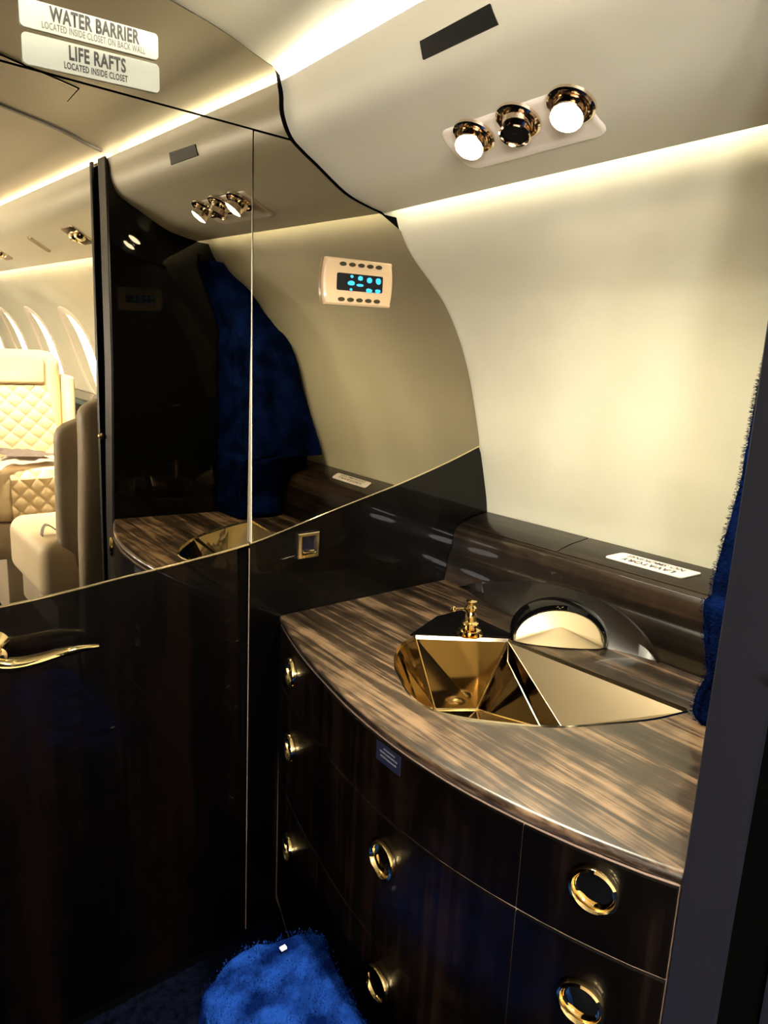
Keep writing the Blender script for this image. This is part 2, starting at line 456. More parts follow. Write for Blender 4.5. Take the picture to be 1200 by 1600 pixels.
# partition beside the viewer (rear): black lacquer, slightly splayed
JX = 0.555
def y_part(x): return 0.249 + 0.13 * (x - JX)
psec = [(JX, -1.053), (1.028, -1.053)] + [(x - 0.001, z) for x, z in reversed(SIDE) if z < 0.25][1:] + [(0.768, 0.2505)] + [(x, z - 0.001) for x, z in reversed(VAL[:-1])] + [(0.5595, 0.405), (0.5612, 0.30), (0.5622, -0.06), (JX, -0.43)]
b = B(); b.slab(psec, [], lambda p: (p[0], y_part(p[0]), p[1]), lambda p: (p[0], y_part(p[0]) - 0.044, p[1]))
struct('wall_rear', b, 'lacquer_black', smooth=False)
struct('trim_3', B().loft([[(x - 0.0035, y_part(JX) - 0.0435, z), (x + 0.001, y_part(JX) - 0.0445, z), (x + 0.001, y_part(x) + 0.0008, z), (x - 0.0025, y_part(x) + 0.0008, z), (x - 0.0035, y_part(x) - 0.0004, z)] for x, z in ((JX, -1.053), (JX, -0.43), (JX + 0.0072, -0.06), (JX + 0.0062, 0.30), (JX + 0.0045, 0.404))]), 'jamb_slate', label='slate lacquered end of the partition')
struct('trim_4', B().box((JX - 0.002, 0.158, -1.053), (JX + 0.0035, 0.172, 0.403), bev=0.0005), 'jamb_slate', label='sliding door track beside the partition')
struct('wall_rear_pocket', B().box((JX + 0.004, 0.1585, -1.053), (JX + 0.09, 0.2055, 0.392)), 'gap_black', smooth=False)['kind'] = 'structure'
# opening header along the ceiling and the far side of the lavatory
hd = [(x, ceil_z(x)) for x in np.linspace(-0.6, 0.552, 30)]
b = B(); b.slab([(x, z - 0.004) for x, z in hd] + [(x, z + 0.004) for x, z in reversed(hd)], [], lambda p: (p[0], 0.250, p[1]), lambda p: (p[0], 0.238, p[1]))
struct('trim_5', b, 'jamb_slate', smooth=False, label='thin dark header line over the doorway')
struct('wall_left', B().box((-0.62, 0.18, -1.053), (-0.58, 1.03, 0.40)), 'lacquer_black', smooth=False)
# rest of the cabin shell
lp = [(-x, z) for x, z in SIDE]
b = B(); b.loft([[(x, y, z) for x, z in lp] for y in (Y0, 0.18)], closed=False); struct('wall_cabin_side', b, 'cabin_wall')['kind'] = 'structure'
b = B(); b.loft([[(-x, y, z) for x, z in VAL_OUT] for y in (Y0, 0.18)]); struct('trim_6', b, 'cabin_wall')
struct('wall_back', B().box((-1.15, Y0 - 0.03, -1.053), (1.15, Y0, 0.53)), 'cabin_wall', smooth=False)
struct('wall_rear_far', B().box((-1.12, 0.18, -1.053), (-0.6, 0.22, 0.42)), 'lacquer_black', smooth=False)['kind'] = 'structure'

# hidden light strips of the coves
def strip(name, x0, z0, x1, z1, y0, y1, m, label, cat='light strip', nrm=None):
    b = B(); t = 0.002
    dx, dz = x1 - x0, z1 - z0; L = math.hypot(dx, dz); px, pz = -dz / L * t, dx / L * t
    b.loft([[(x0, y, z0), (x1, y, z1), (x1 + px, y, z1 + pz), (x0 + px, y, z0 + pz)] for y in (y0, y1)])
    return solo(name, b, m, label, cat, smooth=False)
strip('cove_light_strip', 0.598, 0.392, 0.600, 0.410, 0.26, 1.0, 'cove_glow', 'warm light strip in the ceiling cove above the spotlights')
strip('wash_light_strip', 0.762, 0.2755, 0.778, 0.2745, 0.31, 1.0, 'wash_glow', 'warm light strip under the valance washing the cream side wall')
strip('cabin_cove_strip', 0.598, 0.392, 0.600, 0.410, Y0 + 0.1, 0.19, 'cabin_cove_glow', 'warm cabin cove strip above the windows, seen in the mirror')
strip('cabin_wash_strip', 0.762, 0.2755, 0.778, 0.2745, Y0 + 0.1, 0.19, 'cabin_wash_glow', 'cabin light strip over the row of windows, seen in the mirror')
strip('aisle_cove_strip', -0.598, 0.392, -0.600, 0.410, Y0 + 0.1, 0.15, 'cabin_cove_glow', 'cabin cove strip across the aisle, out of direct sight')

# ------------------------------------------------------------------ cabin windows
for i, wy in enumerate(WIN_Y):
    def oval(k, s, off):
        a = 2 * math.pi * k / 40; ca, sa = math.cos(a), math.sin(a)
        e = 2 / 2.4
        y = wy + math.copysign(abs(ca) ** e, ca) * (WWID + s); z = WZ + math.copysign(abs(sa) ** e, sa) * (WH + s)
        return (side_x(z) + off, y, z)
    b = B()
    b.loft([[oval(k, s, o) for k in range(40)] for s, o in ((0.028, 0.0), (0.022, -0.006), (0.0, -0.004), (-0.014, 0.012), (-0.03, 0.05))], caps=False)
    w = struct('window_%d' % (i + 1), b, 'cabin_wall', label='oval cabin window with a deep cream surround')
    b = B(); b.bm.faces.new([b.bm.verts.new(oval(k, -0.012, 0.045)) for k in range(40)])
    struct('pane', b, 'daylight', w, smooth=False, label='bright daylit pane')

for i, wy in enumerate((-0.84, -1.42, -2.0, -2.58)):
    b = B(); b.bm.faces.new([b.bm.verts.new((-(side_x(WZ + WH * math.sin(2 * math.pi * k / 32)) - 0.006), wy + WWID * math.cos(2 * math.pi * k / 32), WZ + WH * math.sin(2 * math.pi * k / 32))) for k in range(32)])
    struct('window_%d' % (i + 5), b, 'daylight', smooth=False, label='daylit cabin window across the aisle')

# ------------------------------------------------------------------ side ledge above the counter
BX = lambda y: 0.0     # straight
led = [(1.0795, -0.297), (1.035, -0.304), (1.008, -0.311), (0.994, -0.318), (0.986, -0.328), (0.983, -0.340), (0.982, -0.366), (0.979, -0.3695), (0.9745, -0.373), (0.970, -0.41), (0.966, -0.4285), (1.09, -0.4285)]
def led_ring(y0, dx=0, f=None):
    return [(x, (f(x, z) if f else y0), z) for x, z in led]
ledge = thing('side_ledge', (1.03, 0.65, -0.429), 'dark glossy wood ledge along the cream wall behind the counter', 'ledge')
YB = lambda x, z: yp(x, z) - 0.001
YA = lambda x, z: y_part(x) + 0.001
part('body', B().loft([led_ring(0, f=YB)] + [led_ring(y) for y in (0.8, 0.6, 0.45)] + [led_ring(0, f=YA)]), 'wood_ledge', ledge, ang=50)
def lid(f0, f1):
    pr = led[0:4]
    pr = [(1.079, -0.2955)] + [(x, z + 0.0018) for x, z in pr[1:3]] + [(0.9995, -0.3135)]
    return B().loft([[(x, f(x), z) for x, z in pr] + [(x, f(x), z - 0.003) for x, z in reversed(pr)] for f in (f0, f1)])
part('lid', lid(lambda x: yp(x, -0.3) - 0.004, lambda x: 0.7545 - (x - 1.0) * 0.1), 'wood_ledge', ledge)
part('lid', lid(lambda x: 0.7515 - (x - 1.0) * 0.1, lambda x: y_part(x) + 0.004), 'wood_ledge', ledge)

# ------------------------------------------------------------------ counter and vanity cabinet
FR = [(1.0, 0.574), (0.93, 0.551), (0.85, 0.529), (0.771, 0.512), (0.68, 0.496), (0.596, 0.4885), (0.54, 0.488), (0.487, 0.491), (0.44, 0.4975), (0.396, 0.506), (0.34, 0.521), (0.285, 0.540), (0.252, 0.5535)]
fr = smooth_pts([(x, y) for y, x in FR], 5)
def front_x(y):
    return interp(sorted([(p[1], p[0]) for p in fr]), y)
# sink opening
P0, P1, TIP = (0.713, 0.800), (0.832, 0.708), (0.852, 0.412)
front_arc = smooth_pts([(0.848, 0.4095), (0.790, 0.4235), (0.739, 0.446), (0.668, 0.482), (0.612, 0.534), (0.583, 0.570), (0.568, 0.606), (0.574, 0.652), (0.608, 0.722)], 4)
left_arc = smooth_pts([(0.608, 0.722), (0.640, 0.762), (0.675, 0.788), (0.713, 0.800)], 3)
OPEN = [TIP] + front_arc[:-1] + left_arc + [P1]
outer = [(x, yp(x, CT) - 0.0005) if i == 0 else (x, y) for i, (x, y) in enumerate(fr)]
outer = [(fr[0][0], yp(fr[0][0], CT) - 0.0005)] + [p for p in fr[1:] if p[1] > y_part(p[0]) + 0.003]
outer.append((0.5545, y_part(0.5545) + 0.0012))
outer += [(0.968, y_part(0.968) + 0.0012), (0.968, yp(0.968, CT) - 0.0005)]
counter = thing('countertop', (0.75, 0.62, -0.443), 'bow-fronted glossy striped wood countertop holding the gold sink', 'countertop')
def inset(lp, d):
    out = []; n = len(lp)
    A = sum(lp[i][0] * lp[(i + 1) % n][1] - lp[(i + 1) % n][0] * lp[i][1] for i in range(n))
    sg = 1 if A > 0 else -1
    for i in range(n):
        p0, p1, p2 = lp[i - 1], lp[i], lp[(i + 1) % n]
        t = Vector((p2[0] - p0[0], p2[1] - p0[1])).normalized()
        out.append((p1[0] - t.y * d * sg, p1[1] + t.x * d * sg))
    return out
b = B()
nf = len(fr)
def edge_shift(lp, d):   # only the bowed front is rounded
    q = inset(lp, d); return [q[i] if (0 < i < len(lp) - 3) else ((lp[i][0] + d, lp[i][1])) if i in (0, len(lp) - 3) else lp[i] for i in range(len(lp))]
LR = [(0.006, CT), (0.003, CT - 0.0006), (0.0009, CT - 0.0024), (0.0, CT - 0.005), (0.0, CT - 0.009), (0.0014, CT - 0.0118), (0.004, CT - 0.013)]
tops = [[b.bm.verts.new((p[0], p[1], z)) for p in edge_shift(outer, d)] for d, z in LR]
hole_t = [b.bm.verts.new((p[0], p[1], CT)) for p in OPEN]; hole_b = [b.bm.verts.new((p[0], p[1], CT - 0.013)) for p in OPEN]
def loop_edges(vs): return [b.bm.edges.new((vs[i], vs[(i + 1) % len(vs)])) for i in range(len(vs))]
bmesh.ops.triangle_fill(b.bm, use_beauty=True, edges=loop_edges(tops[0]) + loop_edges(hole_t))
bmesh.ops.triangle_fill(b.bm, use_beauty=True, edges=loop_edges(tops[-1]) + loop_edges(hole_b))
for k in range(len(tops) - 1):
    a, c = tops[k], tops[k + 1]
    for i in range(len(a)): b.bm.faces.new((a[i], a[(i + 1) % len(a)], c[(i + 1) % len(a)], c[i]))
for i in range(len(hole_t)):
    b.bm.faces.new((hole_t[i], hole_t[(i + 1) % len(hole_t)], hole_b[(i + 1) % len(hole_t)], hole_b[i]))
part('top', b, 'wood_counter', counter, ang=60)
# raised arch moulding against the ledge
arch_o = smooth_pts([(0.955, -0.4285), (0.93, -0.418), (0.90, -0.407), (0.836, -0.388), (0.79, -0.376), (0.734, -0.3665), (0.68, -0.364), (0.641, -0.366), (0.60, -0.375), (0.567, -0.388), (0.54, -0.405), (0.518, -0.4285)], 4)
arch_b = smooth_pts([(0.962, 0.955), (0.955, 0.925), (0.940, 0.875), (0.930, 0.82), (0.925, 0.76), (0.925, 0.70), (0.930, 0.65), (0.938, 0.61), (0.948, 0.58), (0.956, 0.555), (0.961, 0.535), (0.965, 0.52)], 4)
rings = []
for (y, z), (bx, by) in zip(arch_o, arch_b):
    top = Vector((0.967 + 0.012 * (z + 0.4285) / 0.06, y, z)); lip = top + Vector((-0.008, 0, 0.0015 if z > -0.42 else 0)); bot = Vector((bx, by, CT + 0.0003))
    back = Vector((0.969, y, CT + 0.0003)); mid = (lip + bot) / 2 + Vector((0.006, 0, -0.004 * (z > -0.42)))
    rings.append([back, top, (top + lip) / 2 + Vector((0, 0, 0.001)), lip, mid, bot])
part('arch_moulding', B().loft(rings, caps=False), 'wood_arch', counter, label='dark glossy arched moulding behind the sink', ang=40)

# sink basin
sink = thing('sink', (0.70, 0.61, -0.57), 'faceted gold sink set in the wooden countertop', 'sink')
ZO = CT - 0.002
F0, F1 = (0.735, 0.767, -0.55), (0.793, 0.729, -0.55)
GA, GB, GH = (0.786, 0.556, -0.50), (0.79, 0.596, -0.52), (0.826, 0.700, -0.462)
F2, F3 = (0.700, 0.560, -0.555), (0.640, 0.660, -0.55)
GC = (0.735, 0.500, -0.50)
p0, p1, tip = (*P0, ZO), (*P1, ZO), (*TIP, ZO)
b = B()
b.face([F0, F1, GB, F2, F3])
fa = [(x, y, ZO) for x, y in front_arc]; la = [(x, y, ZO) for x, y in left_arc]
b.face([F2, GB, GA, GC])
for i in range(len(fa) - 1):
    tgt = GC if i < 14 else (F2 if i < 20 else F3)
    nxt = GC if i + 1 < 14 else (F2 if i + 1 < 20 else F3)
    if tgt == nxt: b.face([fa[i], fa[i + 1], tgt])
    else: b.face([fa[i], fa[i + 1], nxt, tgt])
for i in range(len(la) - 1):
    if i < 5: b.face([la[i], la[i + 1], F3])
    elif i == 5: b.face([la[i], la[i + 1], F0, F3])
    else: b.face([la[i], la[i + 1], F0])
bmesh.ops.remove_doubles(b.bm, verts=b.bm.verts, dist=0.0004)
part('basin', b, 'gold_basin', sink, smooth=False)
b = B(); b.face([p0, p1, F1, F0]); part('back_facet', b, 'gold_reflected_dim', sink, label='gold back facet with its dim reflection put into the colour', smooth=False)
b = B(); b.face([p1, GH, F1]); b.face([GH, GB, F1]); b.face([p1, GA, GB, GH]); part('side_facet', b, 'gold_reflected_dark', sink, label='gold side facets with dark reflections put into the colour', smooth=False)
b = B(); b.face([p1, tip, GA]); b.face([tip, fa[0], GC, GA])
part('ramp', b, 'gold_ramp', sink, label='satin gold sloping side of the basin', smooth=False)
rim = B(); RO = inset(OPEN, -0.0022); RI = inset(OPEN, 0.0012); RM = inset(OPEN, -0.0006)
rim.loft([[(x, y, CT + 0.0002) for x, y in RO], [(x, y, CT + 0.0020) for x, y in RM], [(x, y, CT - 0.0035) for x, y in RI]], caps=False)
part('rim', rim, 'gold_pale', sink)
for name, pts, r in (('fold_edge', [p1, GA], 0.0006), ('fold_edge', [p1, GH, GB], 0.0008), ('fold_edge', [p1, F1], 0.0024), ('fold_edge', [F0, F1], 0.0024), ('fold_edge', [GB, F1], 0.0015), ('fold_edge', [p0, F0], 0.0012)):
    part(name, B().tube(pts, r, n=8), 'gold_pale', sink)
part('drain', B().lathe([(0.001, 0.006), (0.012, 0.005), (0.016, 0.002), (0.018, 0.0), (0.018, -0.002), (0.001, -0.002)], (0.735, 0.68, -0.5495)), 'gold_pale', sink, label='round drain plug')

# faucet deck plate + tap
tap = thing('faucet', (0.789, 0.754, CT), 'small gold ringed tap stem with a ball lever behind the basin', 'faucet')
dk = [(0.706, 0.806), (0.800, 0.846), (0.860, 0.846), (0.850, 0.712), (0.836, 0.712), (0.716, 0.806)]
part('deck_plate', B().slab(dk, [], lambda p: (p[0], p[1], CT + 0.0035), lambda p: (p[0], p[1], CT + 0.0004)), 'lacquer_black', tap, label='black glossy deck plate', smooth=False)
pr = [(0.001, 0), (0.021, 0), (0.022, 0.002), (0.014, 0.004), (0.013, 0.007), (0.019, 0.009), (0.019, 0.0105), (0.011, 0.013), (0.0105, 0.018), (0.0145, 0.020), (0.0145, 0.0215), (0.009, 0.024), (0.0085, 0.036),
      (0.0075, 0.040), (0.0095, 0.043), (0.0095, 0.048), (0.0065, 0.052), (0.0075, 0.056), (0.009, 0.0585), (0.001, 0.060)]
part('stem', B().lathe([(r, h * 0.98) for r, h in pr], (0.789, 0.754, CT + 0.0035)), 'gold', tap)
lv = B(); lv.tube([(0.789, 0.754, CT + 0.047), (0.772, 0.762, CT + 0.048), (0.764, 0.766, CT + 0.0485)], [0.0022, 0.0018, 0.0016], n=8)
lv.lathe([(0.0001, -0.005), (0.0035, -0.0035), (0.005, 0), (0.0035, 0.0035), (0.0001, 0.005)], (0.762, 0.767, CT + 0.0485), n=14)
part('lever', lv, 'gold', tap)

# gold half-oval spout with a black hood
spout = thing('spout', (0.90, 0.66, CT), 'half-oval gold spout body with a black arched hood behind the sink', 'spout')
A0, A1 = Vector((0.836, 0.700, CT + 0.002)), Vector((0.938, 0.600, CT + 0.002))
mid = (A0 + A1) / 2; ux = (A1 - A0) / 2; back = Vector((0.026, 0.030, 0)); lean = Vector((0.036, 0.032, 0))
Hh = 0.043
def half(s, hh, k, n=28, sk=0.12):
    a = math.pi * k / n; c, q = -math.cos(a), math.sin(a)
    q = q ** 0.85
    return mid + ux * s * (c + sk * q * 0.6) + Vector((0, 0, hh * q)) + lean * q
fb = []
for d, s, h in ((0.0, 1.0, Hh), (0.15, 1.02, Hh * 1.02), (0.6, 0.99, Hh * 0.9), (1.0, 0.93, Hh * 0.62)):
    fb.append([half(s, h, k) + back * d for k in range(29)])
b = B()
def base_arc(s_, d):
    out = []
    for k in range(27, 0, -3):
        a = math.pi * k / 28
        out.append(mid + ux * s_ * -math.cos(a) + back * d + Vector((-0.64, -0.77, 0)) * 0.016 * math.sin(a) * (1 - d))
    return out
fb = [ring + base_arc(s_, d) for ring, (d, s_) in zip(fb, ((0.0, 1.0), (0.15, 1.02), (0.6, 0.99), (1.0, 0.93)))]
front = fb[0]
mc = sum(front, Vector((0, 0, 0))) / len(front)
b.loft([[mc + (p - mc) * 0.03 for p in front], [mc + (p - mc) * 0.5 for p in front], [mc + (p - mc) * 0.92 for p in front], front] + fb[1:], caps=True)
part('body', b, 'gold_satin', spout, ang=75)
hood = []
for k in range(29):
    p = half(1.0, Hh, k); t = math.sin(math.pi * k / 28) ** 0.7
    o = (p - mid - Vector((0, 0, 0))).normalized()
    i1 = p - o * 0.0005 - Vector((0.003, 0.003, 0)) ; o1 = p + o * (0.0035 + 0.0125 * t) - Vector((0.002, 0.002, 0)); o2 = p + o * (0.0030 + 0.0120 * t) + back * 0.5; i2 = p + back * 0.5
    m1 = (i1 + o1) / 2 - Vector((0.004, 0.004, -0.002))
    hood.append([i1, m1, o1, o2, i2])
part('hood', B().loft(hood), 'lacquer_black', spout, label='black glossy arched hood', ang=50)
b = B(); q = half(1.0, Hh, 13)
for k in range(3):
    c = q + Vector((-0.009, -0.009, 0.006)) + ux.normalized() * (k * 0.004 - 0.003)
    b.tube([c, c + ux.normalized() * 0.003 + Vector((0, 0, 0.002 * (-1) ** k))], 0.0006, n=6)
part('engraved_mark', b, 'gold_pale', spout, label='tiny pale mark on the hood')

# vanity cabinet
cab = thing('vanity_cabinet', (0.75, 0.62, -ZF), 'dark glossy bow-fronted vanity cabinet with round gold ring pulls', 'cabinet')
def cabx(y, d=0.012): return front_x(y) + d
ysb = [yp(0.58, -0.7) - 0.001] + list(np.arange(0.97, 0.27, -0.03)) + [0.262]
def bodyring(z, d):
    fr_ = [(cabx(y, d), y, z) for y in ysb]
    fr_[0] = (cabx(1.0, d), yp(0.58, z) - 0.001, z)
    fr_[-1] = (cabx(0.254, d) + 0.002, y_part(0.57) + 0.0012, z)
    return fr_ + [(0.965, y_part(0.965) + 0.002, z), (0.965, yp(0.965, z) - 0.001, z)]
part('carcass', B().loft([bodyring(z, d) for z, d in ((-0.443, 0.0028), (-0.9, 0.0028), (-1.0, 0.0028), (-1.0, 0.018), (-1.0525, 0.018))], caps=False), 'seam_line', cab, smooth=False)  # bright carcass colour paints the bevel highlights along the drawer gaps
SEAM1, SEAM2 = 0.771, 0.393
def dpanel(y0, y1, z0, z1, curve_top=0.0):
    g = 0.0009; y0 -= g; y1 += g; z0 -= g; z1 += g
    n = max(4, int(abs(y0 - y1) / 0.025)); bb = B(); rings = []
    rim = 0.0013
    for k in range(n + 1):
        y = y0 + (y1 - y0) * k / n
        x = cabx(y, 0.0); e = rim if k in (0, n) else 0.0
        rings.append([(x + 0.0055, y, z0), (x + rim + e, y, z0), (x + e * .3, y, z0 - rim), (x + e * .3, y, z1 + rim), (x + rim + e, y, z1), (x + 0.0055, y, z1)])
    bb.loft(rings, closed=True, caps=True)
    return bb
def pull(parent, y, z, r=0.0245):
    x = cabx(y, 0.0); s = (cabx(y + 0.02) - cabx(y - 0.02)) / 0.04
    n = Vector((-1, s, 0)).normalized()
    c = Vector((x, y, z)) + n * 0.0003
    bb = B()
    bb.lathe([(r * 0.80, 0.001), (r, 0.0), (r * 1.02, 0.0035), (r * 0.97, 0.007), (r * 0.86, 0.0082), (r * 0.79, 0.0065), (r * 0.74, 0.002), (r * 0.55, -0.0005), (r * 0.3, -0.001)][::1], c, ax=n, n=36)
    ring = part('pull_ring', bb, 'gold', parent)
    tilt = (n + Vector((0, 0, 0.35))).normalized()
    return ring
rows = [(-0.4445, -0.544), (-0.544, -0.728), (-0.728, -0.985)]
YW, YE = yp(0.57, -0.6) - 0.004, 0.2525
cols = [(YW, SEAM1), (SEAM1, SEAM2), (SEAM2, YE)]
for ci, (ya, yb) in enumerate(cols):
    for ri, (za, zb) in enumerate(rows):
        if ci == 1 and ri == 0:
            part('fixed_panel', dpanel(ya, yb, za, zb), 'wood_vertical', cab); continue
        d = part('drawer', dpanel(ya, yb, za, zb), 'wood_vertical', cab)
        py = {0: 0.90, 1: 0.584, 2: 0.318}[ci]
        pz = {0: {0: -0.486, 1: -0.618, 2: -0.806}, 1: {1: -0.600, 2: -0.783}, 2: {0: -0.478, 1: -0.606, 2: -0.80}}[ci][ri]
        pull(d, py, pz)

# ------------------------------------------------------------------ spotlights and air nozzle in the valance
def val_z(x): return interp(VAL[4:], x)
fix = thing('reading_light_panel', (0.68, 0.62, 0.29), 'pearl oblong panel in the valance carrying two lit spots and a nozzle', 'light panel')
pl = rrect(0.6445, 0.709, 0.517, 0.731, 0.016, 6)
def psurf(p, off): return (p[0], p[1], val_z(p[0]) - off)
pcx, pcy = 0.677, 0.624
b = B(); rr_ = [[psurf(p, o) for p in inset(pl, d)] for d, o in ((-0.002, -0.003), (-0.002, 0.0002), (0.0, 0.0022), (0.003, 0.0030), (0.008, 0.0012), (0.014, 0.0010))]
for q in (0.8, 0.6, 0.4, 0.2, 0.03): rr_.append([psurf((pcx + (p[0] - pcx) * q, pcy + (p[1] - pcy) * q), 0.0010) for p in inset(pl, 0.014)])
b.loft(rr_, caps=True)
part('plate', b, 'plate_pearl', fix, ang=50)
NRM = Vector((-0.42, 0, -0.9)).normalized()
def gimbal(cx, cy, aim, lit):
    c = Vector((cx, cy, val_z(cx) - 0.0015))
    aim = Vector(aim).normalized()
    col_ = part('collar', B().lathe([(0.012, 0.003), (0.028, 0.0), (0.0275, 0.003), (0.025, 0.0045), (0.0215, 0.004), (0.020, 0.0), (0.018, -0.004)], c, ax=NRM, n=40), 'chrome_warm', fix)
    h0 = c - aim * 0.006
    part('barrel', B().lathe([(0.019, 0), (0.0195, 0.006), (0.0185, 0.012), (0.0168, 0.0165), (0.0172, 0.018), (0.0176, 0.025), (0.0186, 0.0268), (0.0175, 0.0282), (0.0165, 0.0268), (0.014, 0.012)], h0, ax=aim, n=36), 'chrome_warm', fix)
    if lit:
        part('lens', B().lathe([(0.0165, 0.0258), (0.0165, 0.0272), (0.011, 0.0296), (0.001, 0.0306)], h0, ax=aim, n=32), 'lens_glow', fix, label='glowing lens')
        for nm, pw, sz, dr in (('spot_beam', L_SPOT, 78, Vector((-0.13, -0.12, -0.7)).normalized()), ('spot_spill', L_SPILL, 165, Vector((-0.1, -0.1, -1)).normalized())):
            ld = bpy.data.lights.new(nm, 'SPOT'); ld.energy = pw; ld.color = WARM; ld.shadow_soft_size = 0.014
            ld.spot_size = math.radians(sz); ld.spot_blend = 1.0
            lo_ = bpy.data.objects.new(nm, ld); COL.objects.link(lo_)
            lo_.rotation_euler = dr.to_track_quat('-Z', 'Y').to_euler()
            lo_.parent = fix; lo_.location = W(*(h0 + aim * 0.0325)) - BASE[fix.name]
    else:
        part('nozzle_mouth', B().lathe([(0.0145, 0.024), (0.013, 0.0235), (0.006, 0.022), (0.001, 0.0245)], h0, ax=aim, n=28), 'label_black', fix, label='black mouth of the air nozzle')
gimbal(0.6590, 0.680, (-0.56, -0.20, -0.80), True)
gimbal(0.6575, 0.607, (-0.36, -0.12, -0.92), False)
gimbal(0.6585, 0.533, (-0.54, -0.20, -0.80), True)

b = B()
def vx(z):  # valance face x at height z
    return interp(sorted([(q[1], q[0]) for q in VAL if q[1] > 0.30]), z)
lab = [(0.5665, 0.3455), (0.6825, 0.3455), (0.6825, 0.3625), (0.5735, 0.3645)]
b.slab(lab, [], lambda p: (vx(p[1]) - 0.0022, p[0], p[1]), lambda p: (vx(p[1]) + 0.001, p[0], p[1]))
solo('black_label', b, 'label_black', 'blank black oblong label on the valance above the spotlights', 'label', smooth=False)

# ------------------------------------------------------------------ signs on the mirrors
def sign(name, quad_x, z_l, z_r, h, r, lines, label):
    x0, x1 = quad_x
    cx = (x0 + x1) / 2
    t = thing(name, (cx, yp(cx, z_l), min(z_l, z_r) - h / 2), label, 'sign')
    def place(p, off):
        x = cx + p[0]; z = (z_l + z_r) / 2 + (z_r - z_l) * p[0] / (x1 - x0) + p[1]
        return (x, yp(x, z) - off, z)
    w = x1 - x0
    pl = rrect(-w / 2, w / 2, -h / 2, h / 2, r)
    part('plate', B().slab(pl, [], lambda p: place(p, 0.0032), lambda p: place(p, 0.0004)), 'sign_white', t, smooth=False)
    for txt, lw, lh, lx, lz, wt, ink in lines:
        tb = text_bm(txt, lw, lh, wt)
        for v in tb.bm.verts: v.co = Vector(place((v.co.x + lx, v.co.y + lz), 0.0040))
        part('lettering', tb, ink, t, label='words ' + txt, smooth=False)
    return t
sign('water_barrier_sign', (0.212, 0.375), 0.381, 0.389, 0.0300, 0.005,
     [('WATER BARRIER', 0.106, 0.0165, 0.004, 0.0050, 0.034, 'sign_ink'), ('LOCATED INSIDE CLOSET ON BACK WALL', 0.122, 0.0078, 0.003, -0.0085, 0.014, 'sign_pale_ink')],
     'white sign reading WATER BARRIER on the mirror above the door')
sign('life_rafts_sign', (0.213, 0.376), 0.344, 0.3525, 0.0335, 0.0055,
     [('LIFE RAFTS', 0.068, 0.0165, 0.004, 0.0055, 0.034, 'sign_ink'), ('LOCATED INSIDE CLOSET', 0.076, 0.0078, 0.002, -0.0090, 0.026, 'sign_ink')],
     'white sign reading LIFE RAFTS, just below the WATER BARRIER sign')

# ------------------------------------------------------------------ control panel
tc = thing('control_panel', (0.71, yp(0.71, 0.13), 0.095), 'peach control panel with cyan lit display on the wall mirror', 'control panel')
X0, X1, Z0, Z1 = 0.640, 0.781, 0.0955, 0.169
def bow(z): return 0.004 * (1 - ((z - (Z0 + Z1) / 2) / ((Z1 - Z0) / 2)) ** 2)
def tcp(off):
    def f(p):
        x = 0.71 + p[0]; z = 0.1325 + p[1] + p[0] * 0.03
        return (x, yp(x, z) - off, z)
    return f
ol = []
hw, hh = 0.0685, 0.0365
for k in range(13): zz = -hh + 2 * hh * k / 12; ol.append((hw + 0.0045 * (1 - (zz / hh) ** 2) - 0.0015, zz))
for k in range(13): zz = hh - 2 * hh * k / 12; ol.append((-hw - 0.0045 * (1 - (zz / hh) ** 2) + 0.0015, zz))
b = B(); fA, fB, fC = tcp(0.0005), tcp(0.007), tcp(0.0095)
b.loft([[fA(p) for p in ol], [fB(p) for p in ol], [fC(p) for p in inset(ol, 0.003)]])
part('housing', b, 'panel_peach', tc)
scn = part('display', B().slab(rrect(-0.047, 0.048, -0.0135, 0.0135, 0.003), [], tcp(0.0102), tcp(0.009)), 'screen_dark', tc, smooth=False)
icons = [(-0.0175, 0.0092, 0.0035, 0.0025), (0.000, 0.0075, 0.0055, 0.0042), (0.019, 0.0055, 0.0062, 0.0055), (0.038, 0.0055, 0.0062, 0.0058),
         (-0.0185, -0.0015, 0.0082, 0.0042), (-0.0005, -0.0035, 0.0082, 0.0026), (-0.0185, -0.0113, 0.0032, 0.0022), (0.019, -0.0110, 0.0070, 0.0040), (0.0375, -0.0108, 0.0062, 0.0038)]
b = B()
for cx, cz_, rx, rz in icons:
    n = 10; lp_ = [(cx + rx * math.cos(2 * math.pi * k / n) * random.uniform(.85, 1), cz_ + rz * math.sin(2 * math.pi * k / n) * random.uniform(.8, 1)) for k in range(n)]
    b.slab(lp_, [], tcp(0.0108), tcp(0.0100))
part('display_icons', b, 'screen_cyan', scn, label='glowing cyan display icons', smooth=False)
for rz, x0 in ((0.0275, -0.036), (-0.0275, -0.037)):
    for k in range(5):
        cx = x0 + k * 0.0185
        lp_ = [(cx + 0.0066 * math.cos(2 * math.pi * q / 14), rz + 0.0033 * math.sin(2 * math.pi * q / 14)) for q in range(14)]
        part('button', B().slab(lp_, [], tcp(0.0112), tcp(0.0090)), 'button_dark', tc, smooth=False)

